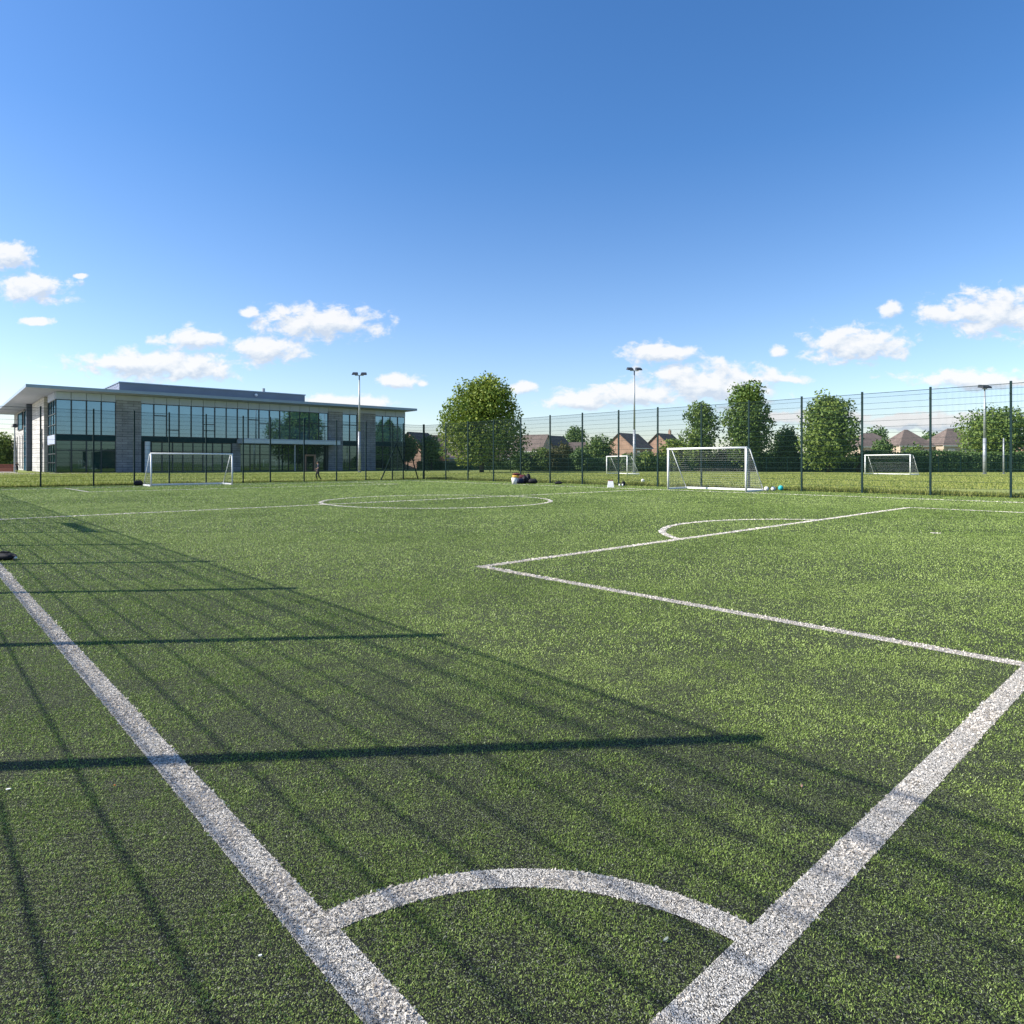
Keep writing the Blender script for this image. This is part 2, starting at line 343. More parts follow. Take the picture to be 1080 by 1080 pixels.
k=(a>-3.9)&(a<FA)&(b>FL)&(b<FB)
# worn patches where the dark infill shows
wear=vnoise(X,Y,3.4,1)*.38+vnoise(X,Y,10,2)*.38+vnoise(X,Y,38,12)*.2+vnoise(X,Y,.7,3)*.16
keep=rng.random(len(X))>np.clip((wear-.5)*3.4+.24,0,.9)*np.clip((14-Y)/11,.0,1)
k&=keep
X=X[k];Y=Y[k];BW=BW[k];BH=BH[k];a=a[k];b=b[k];wear=wear[k]
n=len(X)
# the fibres stand in small stitched tufts
cell=np.where(Y<3.2,.0095,np.where(Y<5.5,.013,np.where(Y<9,.018,.026))); near=Y<15
jt=np.random.default_rng(77).random((512,512,3))
ci=np.floor(X/cell).astype(int); cj=np.floor(Y/cell).astype(int); J_=jt[ci%512,(cj*7+ci//512)%512]
cx_=(ci+.15+.7*J_[:,0])*cell; cy_=(cj+.15+.7*J_[:,1])*cell
X=np.where(near,cx_+rng.normal(0,.17,n)*cell,X); Y=np.where(near,cy_+rng.normal(0,.17,n)*cell,Y); tuft=np.where(near,J_[:,2],rng.random(n))
rx=X-C0[0]; ry=Y-C0[1]; a=rx*Av[0]+ry*Av[1]; b=rx*Bv[0]+ry*Bv[1]
lean=rng.uniform(.35,1.45,n); phi=rng.uniform(0,2*np.pi,n); th=phi+np.pi/2+rng.normal(0,.45,n)
H=BH*rng.uniform(.6,1.25,n)*(.7+.6*tuft)*(1.15-.35*wear); Wd=BW*rng.uniform(.6,1.3,n)
dx=np.cos(th)*Wd/2; dy=np.sin(th)*Wd/2
lx=np.cos(phi)*np.sin(lean)*H; ly=np.sin(phi)*np.sin(lean)*H; lz=np.cos(lean)*H
V=np.empty((n,4,3),np.float32)
V[:,0]=np.stack([X-dx,Y-dy,np.zeros(n)-.001],1); V[:,1]=np.stack([X+dx,Y+dy,np.zeros(n)-.001],1)
V[:,2]=np.stack([X+dx*.55+lx,Y+dy*.55+ly,lz],1); V[:,3]=np.stack([X-dx*.55+lx,Y-dy*.55+ly,lz],1)
rn=np.clip(rng.normal(.42,.10,n)+(tuft-.5)*.34*np.where(near,1,.4)+(vnoise(X,Y,.35,5)-.5)*.25+(vnoise(X,Y,1.7,6)-.5)*.22,0,.66)
gl=rng.random(n)<.012; rn[gl]=.9
def quads_mesh(name,V,rn,mat,extra=None):
    n=len(V); ev=extra[0] if extra else []; ef=extra[1] if extra else []
    me=bpy.data.meshes.new(name); nv=n*4+len(ev)
    nl=n*4+sum(len(f) for f in ef)
    me.vertices.add(nv); me.loops.add(nl); me.polygons.add(n+len(ef))
    co_=np.concatenate([V.reshape(-1),np.array(ev,np.float32).reshape(-1)]) if len(ev) else V.reshape(-1)
    me.vertices.foreach_set('co',co_.astype(np.float32))
    li=list(); off=[]; c=n*4
    for f in ef: off.append(c); c+=len(f); li+= [i+n*4 for i in f]
    me.loops.foreach_set('vertex_index',np.concatenate([np.arange(n*4,dtype=np.int32),np.array(li,np.int32)]))
    me.polygons.foreach_set('loop_start',np.concatenate([np.arange(0,n*4,4,dtype=np.int32),np.array(off,np.int32)]))
    mats=mat if isinstance(mat,list) else [mat]
    for q in mats: me.materials.append(q)
    if ef: me.polygons.foreach_set('material_index',np.concatenate([np.zeros(n,np.int32),np.ones(len(ef),np.int32)]))
    me.update(calc_edges=True)
    at_=me.attributes.new('rnd','FLOAT','POINT'); at_.data.foreach_set('value',np.concatenate([np.repeat(rn,4),np.full(len(ev),.5)]).astype(np.float32))
    return me
done=np.zeros(n,bool)
def marking(name, masks, sheet):
    global done
    mk=np.zeros(n,bool)
    for q in masks: mk|=q
    mk&=~done; done|=mk
    ix=np.nonzero(mk)[0]; yk=Y[ix]; rep=np.where(yk<3.2,6,np.where(yk<9,5,6)); ix=np.repeat(ix,rep); yk=Y[ix]; k_=len(ix); Vm=V[ix].copy()
    sp_=np.where(yk<9,.0022,np.where(yk<15,.008,.012)); Vm[:,:,0]+=(rng.normal(0,1,k_)*sp_)[:,None]; Vm[:,:,1]+=(rng.normal(0,1,k_)*sp_)[:,None]
    Vm[:,:,2]*=rng.uniform(.8,1.25,k_)[:,None]
    rw=np.clip(np.where(yk<12,rng.random(k_)*.4+tuft[ix]*.7,.5+.5*rng.random(k_)),0,1)
    o=link(name,quads_mesh(name,Vm,rw,[M['turf_white'],M['turf_line_sheet']],(sheet[0],sheet[1]))); struct(o)
jit=lambda s:0
an_=a+rng.normal(0,.0035,n); bn_=b+rng.normal(0,.0035,n)
used=[]
for nm,ss in segs.items():
    ev=[];ef=[]
    for i,s in enumerate(ss):
        q=seg_quad(s); base=len(ev); ev+=[P(x,y,.0012+.0002*i+.0001*(len(used)%9)) for x,y in q]; ef.append((base,base+1,base+2,base+3))
    used.append(nm); marking(nm,[in_seg(s,an_,bn_) for s in ss],(ev,ef))
for nm,kk in arcs.items():
    ca,cb,r,t0,t1,w_=kk; NS=24 if t1-t0<180 else 96; ev=[];ef=[]
    for i in range(NS+1):
        t=R(t0+(t1-t0)*i/NS)
        for q in (r-w_/2,r+w_/2): ev.append(P(ca+q*math.cos(t),cb+q*math.sin(t),(.0024,.0027,.003)[len(used)%3]))
    for i in range(NS): ef.append((2*i,2*i+1,2*i+3,2*i+2))
    used.append(nm); marking(nm,[in_arc(kk,an_,bn_)],(ev,ef))
# penalty spot
ev=[P(3.5+.09*math.cos(t*math.pi/8),16.2+.09*math.sin(t*math.pi/8),.003) for t in range(16)]
marking('penalty_spot',[np.hypot(an_-3.5,bn_-16.2)<.09],(ev,[tuple(range(16))]))
g=~done
struct(tag(link('turf_pile',quads_mesh('turf_pile',V[g],rn[g],M['turf'])),'short green synthetic turf fibres over dark rubber crumb','turf'),'stuff')

# rough grass at the feet of the fences and on the field beyond
def tufts(name,label,fn,count,hh,ww):
    pts=[fn() for _ in range(count)]; Vt=np.empty((count,4,3),np.float32)
    x=np.array([p[0] for p in pts]);y=np.array([p[1] for p in pts]); hs_=rng.uniform(.4,1.2,count)*hh*(.5+vnoise(x,y,.8,9)); t=rng.uniform(0,6.28,count); w_=rng.uniform(.5,1.3,count)*ww
    px_=rng.normal(0,.35,count)*hs_; py_=rng.normal(0,.35,count)*hs_
    Vt[:,0]=np.stack([x-np.cos(t)*w_,y-np.sin(t)*w_,np.zeros(count)-.03],1); Vt[:,1]=np.stack([x+np.cos(t)*w_,y+np.sin(t)*w_,np.zeros(count)-.03],1)
    Vt[:,2]=np.stack([x+np.cos(t)*w_*.4+px_,y+np.sin(t)*w_*.4+py_,hs_],1); Vt[:,3]=np.stack([x-np.cos(t)*w_*.4+px_,y-np.sin(t)*w_*.4+py_,hs_],1)
    o=link(name,quads_mesh(name,Vt,rng.random(count),M['grass_blade'])); struct(tag(o,label,'grass'),'stuff')
def f1(): return P(random.uniform(0,FA),FB+.12+abs(random.gauss(0,.5)))
def f2(): return P(FA+.12+abs(random.gauss(0,.35)),random.uniform(FL,FB))
tufts('long_grass','uncut grass strip along the foot of the right fence',f1,26000,.2,.02)
tufts('long_grass','thin uncut grass strip along the foot of the far fence',f2,16000,.15,.022)
def f3():
    Y_=FA*0+random.uniform(40,105); X_=random.uniform(-.83,.83)*Y_; 
    rx_,ry_=X_-C0[0],Y_-C0[1]; aa=rx_*Av[0]+ry_*Av[1]; bb=rx_*Bv[0]+ry_*Bv[1]
    if bb<FB+.3 and aa<FA+.3: return f3()
    return (X_,Y_,0)
tufts('meadow_grass','mown natural grass of the field beyond the fences',f3,120000,.055,.035)

# faint painted lines and pavement outside
m=MB()
for (x0,y0,x1,y1) in ((10,.01,0,0),):
    pass
def gline(name,p,q,w_):
    p=Vector(p);q=Vector(q); n_=Vector((-(q-p).y,(q-p).x)).normalized()*w_/2
    mm=MB(); mm.poly([(*(p+n_),-.02),(*(p-n_),-.02),(*(q-n_),-.02),(*(q+n_),-.02)]); struct(mm.build(name,M['paint_field']))
def gp(px,py): Yd=CH*F/(py-HOR); return (at(px,Yd),Yd)
gline('field_line',gp(690,505.0),gp(905,508.5),.35); gline('field_line',gp(905,508.5),gp(1120,507),.35)
gline('field_line',gp(560,502.5),gp(640,500.5),.4); gline('field_line',gp(640,500.2),gp(980,502),.5)

# ------------------------------------------------------------------ fences
def panel_mesh(width, height, vs=.05):
    m=MB(); n_=int(width/vs)
    for i in range(1,n_):
        x=i*width/n_; m.box(x-.003,x+.003,-.003,.003,.04,height)
    z=.06
    while z<height+.01:
        m.box(0,width,-.005,.005,z-.0068,z+.0068); z+=.309
    m.box(0,width,-.012,.012,height-.02,height+.004)
    return m.mesh('mesh_panel',M['green_steel'])
PH=5.3
pm=panel_mesh(3.2,PH-.08)
mp=MB(); mp.box(-.046,.046,-.04,.04,-.1,PH); mp.box(-.042,.042,-.042,.042,PH,PH+.03)
for i in range(6): mp.box(-.05,.05,.036,.055,.5+i*.85,.56+i*.85)
postm=mp.mesh('post',M['green_steel'])
def fence(label, pts, along_a, fixed, group='green mesh fences around the pitch'):
    p0=P(pts[0],fixed) if along_a else P(fixed,pts[0])
    rz=AN+R(90) if along_a else AN
    t=thing('mesh_fence',label,'fence',p0,rz,group)
    for i,s in enumerate(pts):
        x=s-pts[0]; link('post',postm,t,(x,0,0))
        if i<len(pts)-1:
            wd=pts[i+1]-s; q=link('mesh_panel',pm,t,(x+.05,(.0),0)); q.scale=((wd-.1)/3.2,1,1)
    return t
ra=[-.6,2.6,5.79,9.0,12.15,15.34,18.5,21.7,25.0,28.3,31.7,35.05,38.4,41.8,45.3,48.6,52.1]
fr_=fence('tall green mesh fence running along the right side of the pitch',ra,True,FB)
ba=[-3.1,-.4,2.5,5.5,8.5,11.0,13.3,15.9,18.7,20.9,23.8,26.8,29.7,32.5,33.7,36.0]
ff=fence('tall green mesh fence across the far end in front of the glass building',ba,False,FA)
la=[5.2+3.1*i for i in range(-2,16)]
la[-1]=51.9
fl=fence('tall green mesh fence whose shadow falls over the left touchline',la,True,FL)
# gate header and mid rail on the left fence (their shadows reach the pitch)
x6=la[2+5]-la[0]; x7=la[2+6]-la[0]
m=MB(); m.box(x6+.06,x7-.06,-.03,.03,4.74,4.95); m.build('gate_header',M['green_steel'],fl)
m=MB(); m.box(.06,x6-.06,-.008,.008,4.742,4.758); m.build('rail',M['green_steel'],fl)
# corner braces of the far fence
for (b0,z0,b1,z1,off) in ((31.2,0,33.1,3.9,-.12),(34.6,2.1,35.3,0,-.12),(32.9,3.3,33.7,1.4,-.12)):
    MB().bar((b0-ba[0],off,z0),(b1-ba[0],off,z1),.06,seg=6).build('brace',M['green_steel'],ff)
# distant low boundary fence
def low_fence(label,p,q,h,group='dark boundary fences beyond the field'):
    p=Vector(p);q=Vector(q);L=(q-p).length; rz=math.atan2((q-p).y,(q-p).x)
    t=thing('boundary_fence',label,'fence',(p.x,p.y,0),rz,group); k=int(L/3.4)
    for i in range(k+1):
        MB().box(i*L/k-.06,i*L/k+.06,-.06,.06,-.1,h).build('post',M['green_steel'],t)
    m=MB()
    z=.1
    while z<h: m.box(0,L,-.01,.01,z-.012,z+.012); z+=.3
    i=0
    while i<L: m.box(i-.005,i+.005,-.005,.005,0,h); i+=.12
    m.build('mesh_panel',M['green_steel'],t)
low_fence('low dark fence beyond the big round tree',(at(428,118),118),(at(560,121),121),2.4)
low_fence('low dark green fence along the hedges on the far right side',(at(560,121),121),(at(1110,108),108),2.6)

# ------------------------------------------------------------------ goals
def net(m, o, u, v, nu, nv, r, sag=0):
    o=Vector(o);u=Vector(u);v=Vector(v)
    for i in range(nu+1):
        m.bar(o+u*i/nu,o+u*i/nu+v,r,seg=3,cap=False)
    for j in range(nv+1):
        m.bar(o+v*j/nv,o+v*j/nv+u,r,seg=3,cap=False)
def goal(label,loc,rz,Wd,H,dt,db,tube=.06,step=.13,r=.0019,group='white portable goals',netmat='net',dark_side=False):
    # local x along the mouth, local y to the back
    t=thing('football_goal',label,'goal',loc,rz,group)
    for x in (0,Wd): MB().bar((x,0,0),(x,0,H),tube,seg=12).build('goal_post',M['white_metal'],t,True)
    MB().bar((-tube,0,H),(Wd+tube,0,H),tube,seg=12).build('crossbar',M['white_metal'],t,True)
    for x in (0,Wd):
        m=MB(); m.bar((x,0,H-.02),(x,dt,H-.05),.028); m.bar((x,dt,H-.05),(x,db,.05),.028); m.build('side_frame',M['white_metal'],t,True)
        m=MB(); m.box(x-.06,x+.06,.05,db,.0,.1); m.build('base_bar',M['white_metal'],t,bevel=.01)
    MB().box(.06,Wd-.06,db-.06,db+.06,0,.11).build('rear_bar',M['white_metal'],t,bevel=.01)
    m=MB(); nx=int(Wd/step)
    net(m,(0,dt,H-.05),(Wd,0,0),(0,db-dt,-(H-.15)),nx,int(H/step),r)
    net(m,(0,0,H),(Wd,0,0),(0,dt,-.05),nx,3,r)
    for x in (0,Wd):
        k=int(H/step)
        for j in range(1,k): 
            z=H*j/k; yb=dt+(db-dt)*(1-z/H); m.bar((x,0,z),(x,yb,z),r,seg=3,cap=False)
        for j in range(1,int(db/step)):
            y_=j*step; zt=H if y_<dt else H*(1-(y_-dt)/(db-dt)); m.bar((x,y_,0),(x,y_,zt),r,seg=3,cap=False)
    m.build('net',M[netmat],t)
    return t
# right goal stands on the far touchline, back to the fence
goal('white goal nearest the right fence with a net, balls lying beside it',P(21.9,32.75),AN-R(90),5.0,2.42,.4,1.95)
# left goal on the far goal line
goal('white goal at the far end in front of the glass building',P(48.3,11.15),AN,5.35,2.22,.35,1.9,.05,.13,.0026,netmat='grey_net')
def yd(py): return CH*F/(py-HOR)
def two_point_goal(label,px0,py0,px1,py1,H,back=1.8):
    Y0,Y1=yd(py0),yd(py1); p=Vector((at(px0,Y0),Y0)); q=Vector((at(px1,Y1),Y1)); d_=q-p
    goal(label,(p.x,p.y,0),math.atan2(d_.y,d_.x),d_.length,H,.6,back,.075,.2,.004,netmat='grey_net')
two_point_goal('small white goal far beyond the fence beside the tall lamp post in the middle',640,499.6,661.5,500.4,2.5,1.8)
two_point_goal('white goal far beyond the fence in front of the right hedge',912.5,500.0,960,500.8,2.65,1.8)

# ------------------------------------------------------------------ floodlights
def flood(label,px,py,ytop,heads,hw=.5,group='floodlight masts around the pitches'):
    Y_=yd(py); h=zz(ytop,Y_); t=thing('floodlight_mast',label,'floodlight',(at(px,Y_),Y_,0),R(6),group)
    MB().bar((0,0,0),(0,0,h*.42),.24,.2,seg=14).bar((0,0,h*.42),(0,0,h),.17,.1,seg=14).build('pole',M['galv'],t,True)
    m=MB(); m.box(-.3,.3,-.3,.3,0,.05); m.build('base_plate',M['galv'],t)
    m=MB(); m.bar((-heads,0,h),(heads,0,h),.06); m.build('crossarm',M['galv'],t)
    for s in (-1,1):
        m=MB(); c=s*heads
        m.v+=[(c-hw,-.55,h+.0),(c+hw,-.55,h+.0),(c+hw,.5,h+.22),(c-hw,.5,h+.22),(c-hw*.8,-.45,h+.3),(c+hw*.8,-.45,h+.3),(c+hw*.8,.4,h+.6),(c-hw*.8,.4,h+.6)]
        for q in ((4,5,6,7),(0,1,5,4),(1,2,6,5),(2,3,7,6),(3,0,4,7)): m.f.append(q); m.m.append(0)
        m.f.append((0,3,2,1)); m.m.append(1)
        m.build('lamp_head',[M['lamp_dark'],M['lamp_glass']],t)
flood('grey floodlight mast with two lamps standing in front of the glass building',379,498,396,.72)
flood('grey floodlight mast with two lamps beside the small far goal',669,498.3,391,.72)
flood('grey floodlight mast at the right, in front of the round tree and hedge',1038.5,500,410,.35,.34)
Y_=yd(500); t=thing('field_post','short pale post right of the right floodlight mast','post',(at(1058.5,Y_),Y_,0))
MB().bar((0,0,0),(0,0,zz(462,Y_)),.13,.09,seg=10).build('pole',M['galv'],t,True); MB().box(-.2,.2,-.2,.2,0,.06).build('base_plate',M['galv'],t)
Y_=yd(503.2)
# small lamp beside building's left end
t=thing('street_lamp','small dark topped lamp by the left end of the glass building','street lamp',(at(15.5,112),112,0))
MB().bar((0,0,0),(0,0,7.6),.14,.09,seg=10).build('pole',M['galv'],t); MB().bar((0,0,7.6),(0,0,8.2),.55,.3,seg=12).build('lamp_head',M['lamp_dark'],t)

# ------------------------------------------------------------------ building
FDX,FDY=.754,.657; BA=math.atan2(FDY,FDX); PLx,PLy=-71.1,103.0
FD=(math.cos(BA),math.sin(BA)); ND=(-math.sin(BA),math.cos(BA))
def tx(px,n=0):
    k_=(px-540)/F; return (k_*(PLy+n*ND[1])-PLx-n*ND[0])/(FD[0]-k_*FD[1])
def sx(px,n=0):        # along the left end wall, at local x = n
    k_=(px-540)/F; return (k_*(PLy+n*FD[1])-PLx-n*FD[0])/(ND[0]-k_*ND[1])
def zb(px,py,n=0):
    t_=tx(px,n); return zz(py,PLy+t_*FD[1]+n*ND[1])
bld=thing('glass_building','long two storey building with glass walls, grey stone piers and a wide flat roof','building',(PLx,PLy,0),BA)
T1=tx(122);T2=tx(148.5);T3=tx(346);T4=tx(361);T5=tx(376.5);T6=tx(395.5);TE=tx(427)
DEP=68; ZG=11.55; ZW=12.7; ZF0,ZF1=5.15,6.0
EN0,EN1=tx(252),tx(349)
def part(nm,mat,f,bevel=0):
    m=MB(); f(m); return m.build(nm,mat,bld,bevel=bevel)
# core volume set back behind the glazing
part('wall',M['dark_int'],lambda m:(m.box(.6,TE-.6,.5,DEP,0.,ZW-.06)))
for i,(x0,x1) in enumerate(((T1,T2),(T3,T4),(T5,T6))):
    part('stone_pier',M['stone'],lambda m:m.box(x0,x1,-.25,.9,0,ZG+.35))
    part('header_panel',M['soffit'],lambda m:m.box(x0,x1,-.2,.9,ZG+.352,ZW))
# pale header panels above the glass with joints
for x0,x1,k_ in ((-.05,T1,4),(T2,T3,17),(T4,T5,2),(T6,TE+.05,3)):
    m=MB()
    for i in range(k_):
        a0=x0+(x1-x0)*i/k_; a1=x0+(x1-x0)*(i+1)/k_; m.box(a0+.03,a1-.03,-.12,.5,ZG,ZW)
    m.build('header_panel',M['panel'],bld)
# windows
def window(x0,x1,z0,z1,glass,tr=None,y=0.,mull=.09,n_sub=None,face='front',blind=False):
    m=MB()
    if face=='front': bx=lambda a0,a1,b0,b1,c0,c1:m.box(a0,a1,b0,b1,c0,c1)
    elif face=='left': bx=lambda a0,a1,b0,b1,c0,c1:m.box(b0,b1,a0,a1,c0,c1)
    else: bx=lambda a0,a1,b0,b1,c0,c1:m.box(TE-b1,TE-b0,a0,a1,c0,c1)
    bx(x0,x0+mull,y-.06,y+.12,z0,z1); bx(x1-mull,x1,y-.06,y+.12,z0,z1)
    bx(x0+mull,x1-mull,y-.05,y+.12,z1-.12,z1); bx(x0+mull,x1-mull,y-.05,y+.12,z0,z0+.1)
    for q in (tr or []): bx(x0+mull,x1-mull,y-.05,y+.1,q-.07,q+.07)
    fr=m.build('window',M['dark_frame'],bld)
    t0=random.uniform(-.012,.012); t1=random.uniform(-.012,.012)
    m=MB(); c=y+.06
    pts=[(x0+mull,c+t0,z0+.1),(x1-mull,c-t0,z0+.1),(x1-mull,c-t0+t1,z1-.12),(x0+mull,c+t0+t1,z1-.12)]
    if face=='left': pts=[(p[1],p[0],p[2]) for p in pts][::-1]
    if face=='right': pts=[(TE-p[1],p[0],p[2]) for p in pts]
    m.poly(pts); m.build('pane',glass,fr)
    if blind: 
        m=MB(); bx(x0+mull+.1,x1-mull-.1,y+.2,y+.22,z0+.2,z1-.2)
def bays(x0,x1,k_,*args,trs=None,**kw):
    for i in range(k_):
        window(x0+(x1-x0)*i/k_,x0+(x1-x0)*(i+1)/k_,*args,tr=(trs(i) if trs else None),**kw)
gu,gl_=M['glass_up'],M['glass_low']
bays(0,T1,4,ZF1,ZG,gu)
bays(T2,T3,17,ZF1,ZG,gu,trs=lambda i:{1:[9.6],2:[7.2],3:[],5:[8.4,7.3],9:[9.6],10:[9.0],15:[9.4],16:[8.9],14:[8.9]}.get(i,[]))
bays(T4,T5,2,ZF1,ZG,gu,trs=lambda i:[9.3])
bays(T6,TE,4,ZF1,ZG,gu,trs=lambda i:[9.5] if i<3 else [])
ent=tx(160)
bays(0,T1,4,0.,ZF0,gl_,trs=lambda i:[3.55])
bays(ent,EN0-1.2,8,0.,ZF0,gl_,trs=lambda i:[3.5],y=.25)
bays(T4,T5,2,0.,ZF0,gl_,trs=lambda i:[])
bays(T6,TE,4,0.,ZF0,gl_,trs=lambda i:[3.3])
# left end glazing and right end glazing (corner windows)
bays(0.15,9,3,ZF1,ZG,M['glass_up'],trs=lambda i:[9.3,7.6],face='left')
bays(0.15,9,3,0,ZF0-.6,gl_,trs=lambda i:[1.6,3.],face='left')
bays(0.15,8,3,ZF1,ZG,gu,trs=lambda i:[9.3],face='right'); bays(.15,8,3,0,ZF0,gl_,face='right')
# spandrel bands
part('spandrel',M['teal_band'],lambda m:m.box(-.0,T1,-.12,.5,ZF0+.002,ZF1-.002))
part('spandrel',M['teal_band'],lambda m:m.box(T2,EN0-.6,-.12,.5,ZF0+.002,ZF1-.002))
part('spandrel',M['teal_band'],lambda m:m.box(T4,T5,-.1,.5,ZF0+.002,ZF1-.002))
part('spandrel',M['teal_band'],lambda m:m.box(T6,TE+.1,-.12,.5,ZF0+.002,ZF1-.002))
part('spandrel',M['panel'],lambda m:m.box(-.1,.5,.51,9.2,ZF0-.6,ZF1-.002))
part('header_panel',M['panel'],lambda m:m.box(-.1,.5,.51,9.2,ZG+.002,ZW-.003))
part('header_panel',M['panel'],lambda m:m.box(TE-.5,TE+.1,.51,8.2,ZG+.002,ZW-.003))
# columns and canopy at the entrance
part('column',M['canopy'],lambda m:m.bar((T2+.9,-.5,0),(T2+.9,-.5,ZF0),.42,seg=16))
part('stone_pier',M['stone'],lambda m:m.box(EN0-1.2,EN0+.25,-.2,.9,0,ZF0))
part('canopy',M['canopy'],lambda m:m.box(EN0-.3,EN1+.5,-3.2,.45,ZF0-.05,ZF1-.05),.05)
part('recess_wall',M['teal_band'],lambda m:m.box(T2,ent,.2,.45,0,ZF0-.01))
k_=9
for i in range(k_):
    x0=EN0+.3+(EN1-EN0-1.6)*i/k_; x1=EN0+.3+(EN1-EN0-1.6)*(i+1)/k_
    window(x0,x1,0,ZF0-.1,gl_,[3.1],y=.3,mull=.07)
part('door',M['door_timber'],lambda m:(m.box(tx(321),tx(321)+.35,-.05,.2,0,3.2),m.box(tx(333)-.35,tx(333),-.05,.2,0,3.2),m.box(tx(321)+.352,tx(333)-.352,-.05,.2,2.9,3.2)))
part('column',M['galv'],lambda m:m.bar((tx(311,-2.7),-2.7,0),(tx(311,-2.7),-2.7,ZF0-.06),.13,seg=12))
part('column',M['dark_frame'],lambda m:m.box(EN1-1.1,EN1+.0,.0,.45,0,ZF0-.1))
# left end wall
part('end_wall',M['stone_pale'],lambda m:m.box(-.35,.55,11.6,29.8,0,ZW))
part('end_wall',M['dark_frame'],lambda m:m.box(.15,.55,9.21,11.58,0,ZW))
part('end_wall',M['slate_clad'],lambda m:m.box(-1.2,.5,30.,31.2,0,ZW-.02))
part('end_wall',M['slate_clad'],lambda m:m.box(.1,.55,31.21,44,0,ZW))
part('end_wall',M['stone_pale'],lambda m:m.box(-.35,.55,46.4,DEP,0,ZW))
for s0 in (13.5,48,53,59,64): part('slit_window',M['dark_frame'],lambda m:m.box(-.42,-.34,s0,s0+.9,.3 if s0>20 else 0,7.4))
window(31.5,37,0,ZW-.4,gu,[3,6,9],y=-.1,face='left'); window(37.1,46.3,0,ZW-.4,gu,[3,6,9],y=-.3,face='left')
window(47,57,8.6,ZW-.4,gu,[],y=-.5,face='left')
# roof: thin wide slab with sloping edge
OL,OF=4.0,2.6; RR=tx(440,-OF)
def roofslab():
    m=MB(); z0,z1=12.72,13.35
    p=[(-OL,-OF),(RR,-OF),(RR,DEP+2),(-OL,DEP+2)]; i_=[(.2,.2),(TE-.2,.2),(TE-.2,DEP-.3),(.2,DEP-.3)]
    n0=0; m.v=[(x,y,z1) for x,y in p]+[(x,y,z1-.48) for x,y in p]+[(x,y,z0) for x,y in i_]
    m.f=[(0,1,2,3)]; m.m=[0]
    for i in range(4):
        j=(i+1)%4; m.f.append((i,4+i,4+j,j)); m.m.append(0); m.f.append((4+i,8+i,8+j,4+j)); m.m.append(1)
    m.f.append((8,11,10,9)); m.m.append(1)
    return m
rf=roofslab().build('roof',[M['roof_metal'],M['soffit']],bld)
# plant room
pr0,pr1=tx(126,4),tx(321.5,4)
zt=zz(403.5,PLy+pr0*FD[1]+4*ND[1])
m=MB(); m.box(pr0,pr1,4,22,13.3,zt); o=m.build('plant_room',M['plant_clad'],rf)
m=MB(); m.box(pr0-.02,pr0+.02-.04+.0,4.02,22,13.4,zt-.1); m.build('plant_end_panel',M['panel'],o)
m=MB(); m.box(pr0-.15,pr1+.15,3.85,22.15,zt,zt+.18); m.build('parapet_cap',M['roof_metal'],o)
for px_,hh in ((278,.95),):
    x_=tx(px_,6); MB().bar((x_,6,zt+.1),(x_,6,zt+.1+hh),.28,seg=10).build('roof_vent',M['galv'],rf)
x_=tx(270,3.8); MB().ball((x_,3.7,14.6),.3).build('wall_light',M['white_plastic'],rf)
# pavement and low wall by the building
def L2W(x,y,z=0): return (PLx+x*FD[0]+y*ND[0],PLy+x*FD[1]+y*ND[1],z)
m=MB(); m.poly([L2W(-60,-9,-.018),L2W(-2,-9.5,-.018),L2W(16,-1.2,-.018),L2W(63,-.9,-.018),L2W(63,.3,-.018),L2W(-4,2,-.018),L2W(-4,90,-.018),L2W(-60,90,-.018)])
struct(m.build('pavement',M['asphalt_pave']))
m=MB(); Yq=118; m.box(0,40,-.2,.2,0,1.25); m.box(-.05,40.05,-.26,.26,1.25,1.34)
o=m.build('brick_wall',M['brick_low']); o.location=(at(-45,Yq)-10,Yq,0); o.scale=(1,1,1); tag(o,'low red brick wall at the far left beside the glass building','wall'); o.location.x=at(14,Yq)-40

# ------------------------------------------------------------------ trees and shrubs
def leaves(blobs,count,size,seed,outw=.55,flat=1.):
    rg=np.random.default_rng(seed); vol=np.array([b[3]**2. for b in blobs]); pr=vol/vol.sum()
    idx=rg.choice(len(blobs),count,p=pr); B=np.array(blobs)
    d_=rg.normal(size=(count,3)); d_/=np.linalg.norm(d_,axis=1)[:,None]
    rad=B[idx,3]*np.clip(rg.normal(.8,.16,count),.2,1.06)
    c=B[idx,:3]+d_*rad[:,None]*np.array([1,1,flat])
    nr=d_*outw+rg.normal(size=(count,3))*.5; nr/=np.linalg.norm(nr,axis=1)[:,None]
    u=np.cross(nr,rg.normal(size=(count,3))); u/=np.linalg.norm(u,axis=1)[:,None]; v=np.cross(nr,u)
    s=size*1.22*rg.uniform(.6,1.4,count)[:,None]
    V_=np.stack([c-u*s*.5,c+v*s*.38,c+u*s*.5,c-v*s*.38],1).astype(np.float32)
    bt=rg.random(len(blobs)); r_=np.clip(bt[idx]*.55+rg.normal(.22,.18,count),0,1)
    return V_,r_
def clumps(cx,cz,rx,rz,k,r,seed,ry=None,prof=None):
    rd=random.Random(seed); out=[]; ry=ry or rx
    for i in range(k):
        z=-1+2*(i+.5)/k+rd.uniform(-.08,.08); z=max(-.98,min(.98,z)); th=i*2.39996+rd.uniform(-.5,.5); q=math.sqrt(1-z*z)
        if prof: q*=prof(z)
        s=rd.uniform(.5,1.06) if i%3 else rd.uniform(.1,.6)
        out.append((cx+rx*q*s*math.cos(th),ry*q*s*math.sin(th),cz+rz*z*.88,r*rd.uniform(.5,1.4)))
    return out
